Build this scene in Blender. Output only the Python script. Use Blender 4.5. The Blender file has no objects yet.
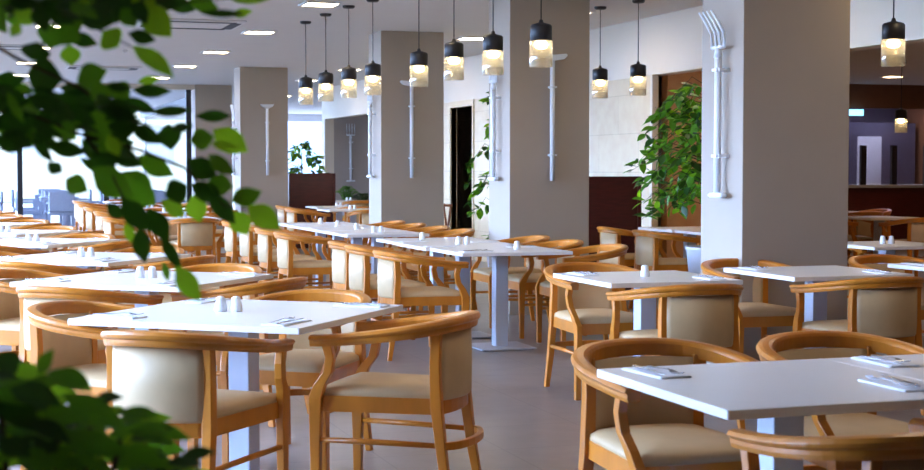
import bpy, math, random
from mathutils import Vector, Matrix
random.seed(7)
S = bpy.context.scene
COL = S.collection
R = math.radians
PI = math.pi

# ------------------------------------------------------------------ camera
F_PX, YH, CAMH, PSI = 1500.0, 168.0, 1.37, R(18.4)
PITCH = math.atan((235 - YH) / F_PX)
cf = Vector((math.sin(PSI) * math.cos(PITCH), math.cos(PSI) * math.cos(PITCH), -math.sin(PITCH)))
cr = Vector((math.cos(PSI), -math.sin(PSI), 0))
cu = cr.cross(cf)
CAM = Vector((0, 0, CAMH))

def ray(px, py):
    return cf + cr * ((px - 462) / F_PX) + cu * ((235 - py) / F_PX)
def atz(px, py, z):
    d = ray(px, py); t = (z - CAMH) / d.z
    return CAM + d * t
def atd(px, py, dist):
    d = ray(px, py)
    return CAM + d * dist
def atb(px, py, b):
    d = ray(px, py); return CAM + d * (b / d.y)

cd = bpy.data.cameras.new('camera'); co = bpy.data.objects.new('camera', cd); COL.objects.link(co)
cd.sensor_width = 36; cd.lens = F_PX / 924 * 36
M3 = Matrix((cr, cu, -cf)).transposed()
co.matrix_world = Matrix.Translation(CAM) @ M3.to_4x4()
cd.clip_start = .05; cd.clip_end = 500
cd.dof.use_dof = True; cd.dof.focus_distance = 9.0; cd.dof.aperture_fstop = 6.8
S.camera = co
S.view_settings.view_transform = 'Standard'; S.view_settings.look = 'None'
S.view_settings.gamma = 1; S.view_settings.exposure = -0.38

# ------------------------------------------------------------------ materials
def srgb(r, g, b):
    f = lambda c: (c / 255 / 12.92) if c / 255 <= .04045 else ((c / 255 + .055) / 1.055) ** 2.4
    return (f(r), f(g), f(b), 1)

def new_mat(name):
    m = bpy.data.materials.new(name); m.use_nodes = True
    nt = m.node_tree; b = nt.nodes['Principled BSDF']
    return m, nt, b

def mat(name, col, rough=.5, metal=0, var=.06, scale=8, stretch=(1, 1, 1), bump=0, spec=.5, rnd=0):
    """principled with a mild procedural tint and an optional bump"""
    m, nt, b = new_mat(name)
    tc = nt.nodes.new('ShaderNodeTexCoord'); mp = nt.nodes.new('ShaderNodeMapping')
    mp.inputs['Scale'].default_value = stretch
    nt.links.new(tc.outputs['Object'], mp.inputs['Vector'])
    nz = nt.nodes.new('ShaderNodeTexNoise'); nz.inputs['Scale'].default_value = scale; nz.inputs['Detail'].default_value = 4
    nt.links.new(mp.outputs['Vector'], nz.inputs['Vector'])
    rp = nt.nodes.new('ShaderNodeValToRGB')
    rp.color_ramp.elements[0].position = .3; rp.color_ramp.elements[1].position = .7
    rp.color_ramp.elements[0].color = tuple(c * (1 - var) for c in col[:3]) + (1,)
    rp.color_ramp.elements[1].color = tuple(min(1, c * (1 + var)) for c in col[:3]) + (1,)
    nt.links.new(nz.outputs['Fac'], rp.inputs['Fac'])
    src = rp.outputs['Color']
    if rnd:
        oi = nt.nodes.new('ShaderNodeObjectInfo'); hs = nt.nodes.new('ShaderNodeHueSaturation')
        mr = nt.nodes.new('ShaderNodeMapRange')
        mr.inputs['To Min'].default_value = 1 - rnd; mr.inputs['To Max'].default_value = 1 + rnd
        nt.links.new(oi.outputs['Random'], mr.inputs['Value'])
        nt.links.new(mr.outputs['Result'], hs.inputs['Value']); nt.links.new(src, hs.inputs['Color'])
        src = hs.outputs['Color']
    nt.links.new(src, b.inputs['Base Color'])
    b.inputs['Roughness'].default_value = rough; b.inputs['Metallic'].default_value = metal
    b.inputs['Specular IOR Level'].default_value = spec
    if bump:
        bp = nt.nodes.new('ShaderNodeBump'); bp.inputs['Strength'].default_value = bump; bp.inputs['Distance'].default_value = .01
        nt.links.new(nz.outputs['Fac'], bp.inputs['Height']); nt.links.new(bp.outputs['Normal'], b.inputs['Normal'])
    return m

def tile_mat(name, col, mortar, w, h, ms, rough, var=.05, vertical=None, offset=.5, spec=.5, nscale=6):
    m, nt, b = new_mat(name)
    tc = nt.nodes.new('ShaderNodeTexCoord'); mp = nt.nodes.new('ShaderNodeMapping')
    if vertical == 'x': mp.inputs['Rotation'].default_value = (R(90), 0, 0)
    src = tc.outputs['Object']
    if vertical:
        sx = nt.nodes.new('ShaderNodeSeparateXYZ'); cx = nt.nodes.new('ShaderNodeCombineXYZ')
        nt.links.new(src, sx.inputs[0])
        nt.links.new(sx.outputs['Y' if vertical == 'y' else 'X'], cx.inputs['X']); nt.links.new(sx.outputs['Z'], cx.inputs['Y'])
        src = cx.outputs[0]
    br = nt.nodes.new('ShaderNodeTexBrick')
    br.offset = offset; br.inputs['Scale'].default_value = 1
    br.inputs['Brick Width'].default_value = w; br.inputs['Row Height'].default_value = h
    br.inputs['Mortar Size'].default_value = ms; br.inputs['Bias'].default_value = 0
    br.inputs['Color1'].default_value = tuple(c * (1 - var) for c in col[:3]) + (1,)
    br.inputs['Color2'].default_value = tuple(min(1, c * (1 + var)) for c in col[:3]) + (1,)
    br.inputs['Mortar'].default_value = mortar
    nt.links.new(src, br.inputs['Vector'])
    nz = nt.nodes.new('ShaderNodeTexNoise'); nz.inputs['Scale'].default_value = nscale; nz.inputs['Detail'].default_value = 5
    nt.links.new(src, nz.inputs['Vector'])
    mx = nt.nodes.new('ShaderNodeMix'); mx.data_type = 'RGBA'; mx.blend_type = 'OVERLAY'; mx.inputs['Factor'].default_value = .22
    nt.links.new(br.outputs['Color'], mx.inputs[6]); nt.links.new(nz.outputs['Fac'], mx.inputs[7])
    nt.links.new(mx.outputs[2], b.inputs['Base Color'])
    b.inputs['Roughness'].default_value = rough; b.inputs['Specular IOR Level'].default_value = spec
    return m

def emis(name, col, st):
    m, nt, b = new_mat(name)
    b.inputs['Base Color'].default_value = col
    b.inputs['Emission Color'].default_value = col; b.inputs['Emission Strength'].default_value = st
    return m

def glass(name, tint, gloss=.12, rough=.02):
    m, nt, b = new_mat(name)
    nt.nodes.remove(b)
    out = nt.nodes['Material Output']
    tr = nt.nodes.new('ShaderNodeBsdfTransparent'); tr.inputs['Color'].default_value = tint
    gl = nt.nodes.new('ShaderNodeBsdfGlossy'); gl.inputs['Roughness'].default_value = rough
    lw = nt.nodes.new('ShaderNodeLayerWeight'); lw.inputs['Blend'].default_value = .35
    mr = nt.nodes.new('ShaderNodeMapRange'); mr.inputs['To Min'].default_value = gloss * .5; mr.inputs['To Max'].default_value = min(1, gloss * 5)
    mx = nt.nodes.new('ShaderNodeMixShader')
    nt.links.new(lw.outputs['Facing'], mr.inputs['Value']); nt.links.new(mr.outputs['Result'], mx.inputs['Fac'])
    nt.links.new(tr.outputs[0], mx.inputs[1]); nt.links.new(gl.outputs[0], mx.inputs[2])
    nt.links.new(mx.outputs[0], out.inputs['Surface'])
    return m

def leaf_mat(name, col, trans, tcol):
    m, nt, b = new_mat(name)
    out = nt.nodes['Material Output']
    b.inputs['Roughness'].default_value = .42; b.inputs['Base Color'].default_value = col
    nz = nt.nodes.new('ShaderNodeTexNoise'); nz.inputs['Scale'].default_value = 14
    tc = nt.nodes.new('ShaderNodeTexCoord'); nt.links.new(tc.outputs['Object'], nz.inputs['Vector'])
    rp = nt.nodes.new('ShaderNodeValToRGB')
    rp.color_ramp.elements[0].color = tuple(c * .75 for c in col[:3]) + (1,); rp.color_ramp.elements[1].color = tuple(c * 1.25 for c in col[:3]) + (1,)
    nt.links.new(nz.outputs['Fac'], rp.inputs['Fac']); nt.links.new(rp.outputs['Color'], b.inputs['Base Color'])
    tl = nt.nodes.new('ShaderNodeBsdfTranslucent'); tl.inputs['Color'].default_value = tcol
    mx = nt.nodes.new('ShaderNodeMixShader'); mx.inputs['Fac'].default_value = trans
    nt.links.new(b.outputs[0], mx.inputs[1]); nt.links.new(tl.outputs[0], mx.inputs[2]); nt.links.new(mx.outputs[0], out.inputs['Surface'])
    return m

M = {}
M['wood'] = mat('beech_wood', srgb(198, 120, 34), .3, var=.14, scale=9, stretch=(1, 1, .35), rnd=.08)
M['darkwood'] = mat('mahogany_panel', srgb(74, 26, 22), .35, var=.25, scale=6, stretch=(1, 1, 8))
M['stand'] = mat('brown_stand_wood', srgb(120, 66, 34), .45, var=.15)
M['cushion'] = mat('cream_leatherette', srgb(198, 166, 122), .5, var=.04, scale=14, bump=.05, rnd=.05)
M['top'] = mat('white_laminate', srgb(236, 230, 224), .28, var=.015, scale=3)
M['edge'] = mat('white_table_edge', srgb(238, 238, 240), .35, var=.01)
M['column'] = mat('pale_painted_steel', srgb(196, 200, 212), .4, var=.02, metal=0)
M['base'] = mat('steel_base', srgb(196, 198, 206), .35, var=.03, metal=.2)
M['foot'] = mat('black_foot', srgb(24, 22, 22), .6)
M['ceramic'] = mat('white_ceramic', srgb(240, 240, 242), .18, var=.01)
M['steel'] = mat('cutlery_steel', srgb(200, 200, 205), .18, metal=1, var=.03)
M['napkin'] = mat('white_paper_napkin', srgb(240, 240, 242), .8, var=.02, bump=.1)
M['pillar'] = mat('taupe_plaster', srgb(170, 155, 139), .75, var=.02, scale=3)
M['plaster'] = mat('warm_white_plaster', srgb(230, 216, 196), .8, var=.012, scale=2)
M['ceil'] = mat('ceiling_paint', srgb(222, 217, 214), .85, var=.01, scale=2)
M['stone'] = tile_mat('limestone_cladding', srgb(220, 198, 160), srgb(200, 178, 142), 1.1, .44, .004, .55, .025, vertical='y')
M['tanwall'] = tile_mat('tan_wood_panels', srgb(206, 154, 108), srgb(180, 132, 90), 1.6, .62, .004, .55, .03, vertical='x')
M['greywall'] = mat('grey_plaster', srgb(172, 158, 148), .8, var=.02)
M['floor'] = tile_mat('grey_porcelain_floor', srgb(142, 132, 126), srgb(124, 115, 110), .62, .62, .004, .3, .02, offset=0, spec=.4)
M['black'] = mat('black_metal', srgb(26, 22, 26), .45, var=.05)
M['frame'] = mat('dark_window_frame', srgb(30, 32, 38), .45)
M['white_metal'] = mat('white_painted_metal', srgb(236, 238, 242), .4, var=.01)
M['vent'] = mat('vent_white', srgb(226, 224, 224), .5, var=.01)
M['slot'] = mat('vent_dark_slot', srgb(70, 72, 80), .6)
M['panel'] = emis('ceiling_panel_glow', (1, .80, .52, 1), 44)
M['bulb'] = emis('bulb_glow', (1, .80, .50, 1), 28)
M['kfill'] = emis('kitchen_fill_glow', (.86, .86, 1, 1), 70)
M['bluebar'] = emis('blue_light_bar', (.25, .65, 1, 1), 4)
M['down'] = emis('downlight_glow', (1, .66, .36, 1), 110)
M['amber'] = glass('amber_glass', (1, .95, .84, 1), .2)
def coat(m, fac, col):
    nt = m.node_tree; out = nt.nodes['Material Output']; src = out.inputs['Surface'].links[0].from_socket
    tl = nt.nodes.new('ShaderNodeBsdfTranslucent'); tl.inputs['Color'].default_value = col
    mx = nt.nodes.new('ShaderNodeMixShader'); mx.inputs['Fac'].default_value = fac
    nt.links.new(src, mx.inputs[1]); nt.links.new(tl.outputs[0], mx.inputs[2]); nt.links.new(mx.outputs[0], out.inputs['Surface'])
coat(M['amber'], .14, (1, .95, .80, 1))
M['pane'] = glass('window_glass', (.97, .98, .98, 1), .03)
M['kglass'] = glass('kitchen_glass', (.74, .74, .82, 1), .10)
M['leaf_dark'] = leaf_mat('leaf_dark', srgb(44, 80, 24), .2, srgb(70, 120, 20))
M['leaf_mid'] = leaf_mat('leaf_mid', srgb(82, 134, 32), .35, srgb(120, 180, 30))
M['leaf_bright'] = leaf_mat('leaf_bright', srgb(108, 162, 20), .45, srgb(175, 225, 40))  # in the foreground ficus the light and dark greens also stand in for backlighting
M['bark'] = mat('bark', srgb(72, 58, 40), .85, var=.2, scale=20)
M['pot'] = mat('white_pot', srgb(214, 214, 222), .5, var=.01)
M['soil'] = mat('soil', srgb(58, 42, 30), .95, var=.3, scale=40)
M['counter'] = mat('counter_stone', srgb(150, 146, 150), .25, var=.04)
M['kitchen'] = mat('kitchen_steel', srgb(92, 92, 110), .3, metal=.5, var=.05)
M['brownwall'] = mat('brown_fascia', srgb(128, 86, 58), .6, var=.05)
M['terrace'] = tile_mat('terrace_paving', srgb(214, 208, 200), srgb(180, 174, 168), .5, .5, .006, .8, .04, offset=0)
M['side_ground'] = mat('dark_unseen_ground', srgb(70, 78, 52), .95, var=.3, scale=3)
M['outgrey'] = mat('grey_rattan', srgb(150, 155, 172), .7, var=.1, scale=30)
M['facade'] = mat('beige_facade', srgb(226, 210, 176), .85, var=.06, scale=.4)
M['facade_win'] = mat('facade_window', srgb(190, 186, 176), .3)
M['terracotta'] = mat('sensor_white', srgb(232, 232, 236), .4)

# ------------------------------------------------------------------ mesh builder
class MB:
    def __init__(s): s.v = []; s.f = []; s.mi = []; s.sm = []
    def add(s, vs, fs, mi=0, smooth=False):
        o = len(s.v); s.v += [tuple(v) for v in vs]
        for f in fs: s.f.append([i + o for i in f]); s.mi.append(mi); s.sm.append(smooth)
        return s
    def box(s, x0, x1, y0, y1, z0, z1, mi=0, T=None):
        vs = [Vector((x, y, z)) for z in (z0, z1) for y in (y0, y1) for x in (x0, x1)]
        if T: vs = [T @ v for v in vs]
        return s.add(vs, [(0, 2, 3, 1), (4, 5, 7, 6), (0, 1, 5, 4), (2, 6, 7, 3), (0, 4, 6, 2), (1, 3, 7, 5)], mi)
    def rbox(s, x0, x1, y0, y1, z0, z1, r, mi=0, T=None, rz=None):
        """box with rounded vertical corners and small chamfer top/bottom"""
        rz = r * .4 if rz is None else rz
        ring = []
        for cx, cy, a0 in ((x1 - r, y1 - r, 0), (x0 + r, y1 - r, 90), (x0 + r, y0 + r, 180), (x1 - r, y0 + r, 270)):
            for k in range(4): a = R(a0 + 30 * k); ring.append((cx, cy, math.cos(a), math.sin(a)))
        layers = [(z0, r - rz), (z0 + rz, r), (z1 - rz, r), (z1, r - rz)]
        vs = []
        for z, q in layers:
            for cx, cy, c, si in ring: vs.append(Vector((cx + c * q, cy + si * q, z)))
        n = len(ring)
        fs = [tuple(reversed(range(n))), tuple(range(3 * n, 4 * n))]
        for l in range(3):
            for i in range(n):
                j = (i + 1) % n; fs.append((l * n + i, l * n + j, (l + 1) * n + j, (l + 1) * n + i))
        if T: vs = [T @ v for v in vs]
        return s.add(vs, fs, mi)
    def lathe(s, prof, n=16, c=(0, 0, 0), mi=0, smooth=True, cap=True, T=None):
        vs = []
        for r, z in prof:
            for k in range(n):
                a = 2 * PI * k / n; vs.append(Vector((c[0] + r * math.cos(a), c[1] + r * math.sin(a), c[2] + z)))
        fs = []
        for i in range(len(prof) - 1):
            for k in range(n):
                q = (k + 1) % n; fs.append((i * n + k, i * n + q, (i + 1) * n + q, (i + 1) * n + k))
        if cap:
            if prof[0][0] > 1e-5: fs.append(tuple(reversed(range(n))))
            if prof[-1][0] > 1e-5: fs.append(tuple(range((len(prof) - 1) * n, len(prof) * n)))
        if T: vs = [T @ v for v in vs]
        return s.add(vs, fs, mi, smooth)
    def tube(s, pts, rad, n=8, mi=0, smooth=True):
        pts = [Vector(p) for p in pts]; rs = rad if isinstance(rad, (list, tuple)) else [rad] * len(pts)
        vs = []; up = Vector((0, 0, 1))
        for i, p in enumerate(pts):
            t = (pts[min(i + 1, len(pts) - 1)] - pts[max(i - 1, 0)]).normalized()
            a = t.cross(up)
            if a.length < .02: a = t.cross(Vector((1, 0, 0)))
            a.normalize(); b = a.cross(t)
            for k in range(n):
                q = 2 * PI * k / n; vs.append(p + a * math.cos(q) * rs[i] + b * math.sin(q) * rs[i])
        fs = [tuple(reversed(range(n))), tuple(range((len(pts) - 1) * n, len(pts) * n))]
        for i in range(len(pts) - 1):
            for k in range(n):
                q = (k + 1) % n; fs.append((i * n + k, i * n + q, (i + 1) * n + q, (i + 1) * n + k))
        return s.add(vs, fs, mi, smooth)
    def sweep(s, frames, prof, mi=0, smooth=False, closed=False):
        """frames: list of (origin, xaxis, yaxis); prof: list of (x,y) or function(i) giving it"""
        vs = []; n = None
        for i, (o, a, b) in enumerate(frames):
            pr = prof(i) if callable(prof) else prof
            n = len(pr)
            for x, y in pr: vs.append(Vector(o) + Vector(a) * x + Vector(b) * y)
        L = len(frames); fs = []
        for i in range(L if closed else L - 1):
            j = (i + 1) % L
            for k in range(n):
                q = (k + 1) % n; fs.append((i * n + k, i * n + q, j * n + q, j * n + k))
        if not closed: fs += [tuple(reversed(range(n))), tuple(range((L - 1) * n, L * n))]
        return s.add(vs, fs, mi, smooth)
    def build(s, name, mats, parent=None, loc=None, rz=0, bevel=0):
        me = bpy.data.meshes.new(name); me.from_pydata(s.v, [], s.f)
        ml = mats if isinstance(mats, (list, tuple)) else [mats]
        for m in ml: me.materials.append(m)
        me.polygons.foreach_set('material_index', s.mi); me.polygons.foreach_set('use_smooth', s.sm)
        me.update()
        o = bpy.data.objects.new(name, me); COL.objects.link(o)
        if parent: o.parent = parent
        if loc: o.location = loc
        o.rotation_euler.z = rz
        if bevel:
            bv = o.modifiers.new('bevel', 'BEVEL'); bv.width = bevel; bv.segments = 2; bv.limit_method = 'ANGLE'
        return o

def tag(o, label=None, cat=None, group=None, kind=None):
    if label: o['label'] = label
    if cat: o['category'] = cat
    if group: o['group'] = group
    if kind: o['kind'] = kind
    return o
def empty(name, loc, rz=0):
    o = bpy.data.objects.new(name, None); COL.objects.link(o)
    o.location = loc; o.rotation_euler.z = rz; o.empty_display_size = .1
    return o
def kids(o): return [c for c in bpy.data.objects if c.parent == o]
TREE = {}
def copy_tree(o, parent=None):
    c = o.copy(); COL.objects.link(c)
    if parent: c.parent = parent
    ch = TREE.get(o.name)
    if ch is None: ch = TREE[o.name] = kids(o)
    for k in ch: copy_tree(k, c)
    return c
def struct(name, mb, m, **k):
    return tag(mb.build(name, m, **k), kind='structure')

# ------------------------------------------------------------------ room shell
ZC = 3.03
AL, AR, BN, BB = -1.8, 17.0, -3.0, 30.2       # left wall, right wall, near wall, back window wall
BD = 45.5                                      # far window wall of the deep bay
AW = 7.2                                       # side wall with the bulkhead
struct('floor', MB().box(AL - .2, AR + .2, BN - .2, BD + .2, -.15, 0), M['floor'])
struct('ceiling', MB().box(AL - .2, AW + .2, BN - .2, BD + .2, ZC, ZC + .2), M['ceil'])
struct('ceiling_soffit', MB().box(AW + .2, AR + .2, BN - .2, 25, 2.78, 2.98), M['ceil'])
struct('ceiling_bay', MB().box(AW + .2, AR + .2, 25, BD + .2, ZC, ZC + .2), M['ceil'])
struct('wall_near', MB().box(AL - .2, AR + .2, BN - .2, BN, 0, ZC), M['darkwood'])
struct('wall_right', MB().box(AR, AR + .2, BN, BD, 0, ZC), M['brownwall'])

# left wall: a long run of windows between piers
LB = 5.0
lw = MB(); lw.box(AL - .2, AL, BN, LB, 0, ZC); lw.box(AL - .2, AL, LB, BB, 0, .12); lw.box(AL - .2, AL, LB, BB, 2.85, ZC)
bs = [LB + (BB - LB) * k / 8 for k in range(9)]
for b in bs: lw.box(AL - .2, AL, b - .2, b + .2, .12, 2.85)
struct('wall_left', lw, M['plaster'])
for k in range(8):
    w = MB(); y0, y1 = bs[k] + .2, bs[k + 1] - .2
    for y in (y0, (y0 + y1) / 2 - .03, y1 - .06): w.box(AL - .14, AL - .06, y, y + .06, .12, 2.85)
    w.box(AL - .14, AL - .06, y0, y1, .12, .18); w.box(AL - .14, AL - .06, y0, y1, 2.79, 2.85)
    o = struct('window_%d' % (k + 1), w, M['frame'])
    MB().box(AL - .105, AL - .095, y0 + .06, y1 - .06, .18, 2.79).build('glass_pane', M['pane'], o)

# back window wall (a from AL to 4.42), slim dark mullions, then a taupe pier
PIER0, PIER1 = 4.42, 5.15
mull = [AL, -.58, 1.05, 2.68, 4.30]
bw = MB(); bw.box(AL, PIER0, BB, BB + .2, 2.93, ZC)
struct('wall_back', bw, M['plaster'])
struct('wall_back_pier', MB().box(PIER0, PIER1, BB - .1, BB + .5, 0, ZC), M['pillar'])
for k in range(4):
    w = MB(); x0, x1 = mull[k], mull[k + 1]
    w.box(x1 - .05, x1 + .05, BB, BB + .1, 0, 2.93); w.box(x0 + .05, x1 - .05, BB, BB + .1, 0, .07)
    o = struct('window_%d' % (k + 9), w, M['frame'])
    MB().box(x0 + .05, x1 - .05, BB + .045, BB + .055, .07, 2.93).build('glass_pane', M['pane'], o)
# bay beyond: side window by the pier and far window wall
w = MB(); w.box(PIER1 - .12, PIER1, BB + .5, BD, 0, .08); w.box(PIER1 - .12, PIER1, BB + .5, BD, 2.85, ZC)
o = struct('window_14', w, M['frame'])
MB().box(PIER1 - .065, PIER1 - .055, BB + .5, BD, .08, 2.85).build('glass_pane', M['pane'], o)
w = MB(); w.box(PIER1, AR, BD, BD + .12, 2.80, ZC); w.box(PIER1, AR, BD, BD + .12, 0, .08)
for x in (PIER1, 8, 11, 14, AR - .08): w.box(x, x + .08, BD, BD + .12, .08, 2.80)
o = struct('window_15', w, M['white_metal'])
MB().box(PIER1, AR, BD + .055, BD + .065, .08, 2.80).build('glass_pane', M['pane'], o)

# side wall: stone cladding and doorway under a long plaster bulkhead
ZB = 2.39
struct('wall_bulkhead', MB().box(AW, AW + .2, 4.0, 31.0, ZB, ZC), M['plaster'])
st = MB(); st.box(AW + .012, AW + .09, 15.05, 21.15, 0, ZB); st.box(AW + .012, AW + .09, 22.2, 26.5, 0, ZB)
struct('wall_stone', st, M['stone'])
struct('trim_1', MB().box(AW - .01, AW + .06, 15.0, 15.06, 0, ZB), M['plaster'])
struct('wall_tan', MB().box(AW + .2, 9.5, 15.05, 15.2, 0, 2.78), M['tanwall'])
struct('wall_bay_post', MB().box(AW, AW + .2, 30.75, 31.0, 0, ZB), M['plaster'])
struct('wall_grey', MB().box(AW + .2, AR, 30.75, 30.95, 0, ZC), M['greywall'])
struct('wall_inner', MB().box(9.5, 9.7, 15.05, 30.75, 0, ZC), M['plaster'])
struct('wall_passage', MB().box(AW + .09, 9.5, 24.8, 25.0, 0, ZC), M['greywall'])
# dark-framed doorway
d = MB(); d.box(AW - .01, AW + .10, 21.1, 21.15, 0, 2.3); d.box(AW - .01, AW + .10, 22.2, 22.25, 0, 2.3); d.box(AW - .01, AW + .10, 21.1, 22.25, 2.3, ZB)
struct('trim_2', d, M['stone'])
struct('wall_passage_end', MB().box(8.6, 8.7, 20.2, 24.8, 0, ZC), M['darkwood'])

# ------------------------------------------------------------------ pillars
PIL = [(4.83, 8.72), (4.81, 13.06), (4.82, 17.6), (4.34, 24.6)]
PW, PD = .80, .58
for i, (a, b) in enumerate(PIL):
    struct('wall_pillar_%d' % (i + 1), MB().box(a, a + PW, b, b + PD, 0, ZC), M['pillar'], bevel=.006)

# ------------------------------------------------------------------ ceiling fittings
def ceiling_light(a, b, label, z=ZC):
    t = empty('ceiling_light', (a, b, z)); tag(t, label, 'ceiling light', 'recessed square ceiling lights')
    h = .19
    f = MB(); f.box(-h, h, -h, -h + .03, -.018, 0); f.box(-h, h, h - .03, h, -.018, 0)
    f.box(-h, -h + .03, -h + .03, h - .03, -.018, 0); f.box(h - .03, h, -h + .03, h - .03, -.018, 0)
    f.build('frame', M['vent'], t)
    MB().box(-h + .03, h - .03, -h + .03, h - .03, -.010, -.002).build('diffuser', M['panel'], t)
    return t
rowname = {-1.5: 'far left row', 1.0: 'left row', 3.45: 'row left of the pillars', 6.2: 'row right of the pillars'}
ordn = ['first', 'second', 'third', 'fourth', 'fifth', 'sixth', 'seventh', 'eighth', 'ninth']
for a in (1.0, 3.45, 6.2):
    for k, b in enumerate((5.0, 8.3, 11.6, 14.9, 18.2, 21.5, 24.6, 27.9)):
        ceiling_light(a, b, 'square recessed ceiling light, %s from camera in the %s' % (ordn[k], rowname[a]))
for k, b in enumerate((34, 38.0, 42)):
    ceiling_light(7.0, b, 'square recessed ceiling light in the bright far bay, %s one' % ordn[k])

def ceiling_vent(a, b, label, w=1.0, l=1.0):
    t = empty('ceiling_vent', (a, b, ZC)); tag(t, label, 'air vent')
    f = MB(); h, g = w / 2, l / 2
    f.rbox(-h, h, -g, g, -.025, 0, .03); f.build('housing', M['vent'], t)
    g_ = MB(); g_.box(-h * .5, h * .5, -g * .5, g * .5, -.031, -.0255); g_.build('grille', M['vent'], t)
    for x0, x1, y0, y1 in ((-h * .8, h * .8, -g * .9, -g * .72), (-h * .8, h * .8, g * .72, g * .9), (-h * .92, -h * .72, -g * .7, g * .7), (h * .72, h * .92, -g * .7, g * .7)):
        MB().box(x0, x1, y0, y1, -.030, -.0255).build('air_slot', M['slot'], t)
p = atz(190, 23, ZC); ceiling_vent(p.x, p.y, 'large square ceiling air vent behind the hanging leaves', 1.15, 1.0)
p = atz(103, 67, ZC); ceiling_vent(p.x, p.y, 'long ceiling air vent near the back windows', 1.2, .6)
p = atz(6, 46, ZC); ceiling_vent(p.x, p.y, 'ceiling air vent at the left edge of the photo', .9, .6)
p = atz(193, 66, ZC)
tag(MB().lathe([(.0, -.05), (.05, -.045), (.07, -.02), (.08, 0)], 16, cap=False).build('smoke_detector', M['terracotta'], loc=(p.x, p.y, ZC)), 'small white round smoke detector on the ceiling', 'smoke detector')
p = atz(125, 50, ZC)
tag(MB().lathe([(.0, -.04), (.03, -.035), (.04, 0)], 12, cap=False).build('ceiling_sprinkler', M['terracotta'], loc=(p.x, p.y, ZC)), 'tiny white sprinkler on the ceiling at left', 'sprinkler')

# ------------------------------------------------------------------ pendant lamps
def make_pendant():
    t = empty('pendant_lamp', (0, 0, 0))
    zb = -.94                                     # bottom of glass below ceiling
    MB().lathe([(.0, -.028), (.05, -.028), (.062, -.018), (.064, 0)], 24, cap=False).build('ceiling_canopy', M['black'], t)
    MB().tube([(0, 0, -.02), (0, 0, zb + .33)], .0045, 8).build('cord', M['black'], t)
    MB().lathe([(.0, zb + .34), (.012, zb + .335), (.018, zb + .315), (.07, zb + .30), (.079, zb + .288), (.079, zb + .19), (.072, zb + .185), (0, zb + .185)], 28, cap=False).build('socket_cap', M['black'], t)
    g = MB(); ro, ri = .083, .079
    g.lathe([(.06, zb + .189), (ro, zb + .18), (ro, zb + .003), (ro - .002, zb), (ri, zb), (ri, zb + .176)], 32, cap=False)
    g.build('glass_shade', M['amber'], t)
    MB().lathe([(.0, zb + .125), (.03, zb + .13), (.048, zb + .145), (.050, zb + .165), (.036, zb + .180), (.030, zb + .186)], 20, cap=False).build('bulb', M['bulb'], t)
    return t
pend = [(306, 106, 17.05, 'last of the left line, by the far pillar'), (326, 100, 16.2, 'second last of the left line'), (349, 97, 15.4, 'third last of the left line'),
        (373, 95, 14.8, 'before the left face of the third pillar'), (419, 87, 13.3, 'before the front of the third pillar'), (454, 80, 12.3, 'between the second and third pillars'),
        (493, 75, 11.6, 'before the left face of the second pillar'), (541, 67, 10.7, 'before the front of the second pillar'),
        (600, 98, 15.5, 'before the stone wall, left of two'), (638, 95, 14.9, 'before the stone wall, right of two'), (893, 66, 10.6, 'largest one at the upper right edge')]
P0 = make_pendant()
for i, (px, py, d, lab) in enumerate(pend):
    o = P0 if i == 0 else copy_tree(P0)
    q = atd(px, py, d); o.location = (q.x, q.y, ZC)
    tag(o, 'lit black pendant lamp with amber glass, ' + lab, 'pendant lamp', 'pendant lamps')
o = copy_tree(P0); q = atd(901, 121, 20.0); o.location = (q.x, q.y, 2.78)
tag(o, 'small lit black pendant lamp in front of the kitchen glass', 'pendant lamp', 'pendant lamps')

# ------------------------------------------------------------------ wall mounted giant cutlery-like gardening tools
def fork(loc, rz, label, zt=2.42, zb=1.25, bend=.07):
    """local: wall is at y=0, fork stands off at -y, tines up"""
    t = empty('wall_fork', loc, rz); tag(t, label, 'wall fork', 'white forks and hoes hung on the pillars')
    y = -.06; zh = zt - .27
    MB().tube([(0, y, zb + .03), (0, y, zh)], .024, 12).build('handle', M['white_metal'], t)
    MB().rbox(-.095, .095, y - .03, y + .03, zb, zb + .035, .028).build('grip', M['white_metal'], t)
    h = MB(); h.tube([(0, y, zh - .04), (0, y, zh + .03)], [.03, .02], 10)
    h.tube([(-.085, y, zh + .03), (.085, y, zh + .03)], .013, 8)
    for k in range(4):
        x = -.085 + .17 * k / 3
        h.tube([(x, y, zh + .03), (x + .004, y - bend * .1, zh + .12), (x - .03 * bend / .07, y - bend * .5, zh + .20), (x - .06 * bend / .07, y - bend, zh + .27)], [.011, .010, .009, .006], 8)
    h.build('tines', M['white_metal'], t)
    for z in (zb + .28, zh - .12):
        b = MB(); b.box(-.012, .05, -.075, 0, z - .012, z + .012); b.box(-.032, .032, y - .03, y + .03, z - .009, z + .009); b.build('bracket', M['white_metal'], t)
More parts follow.
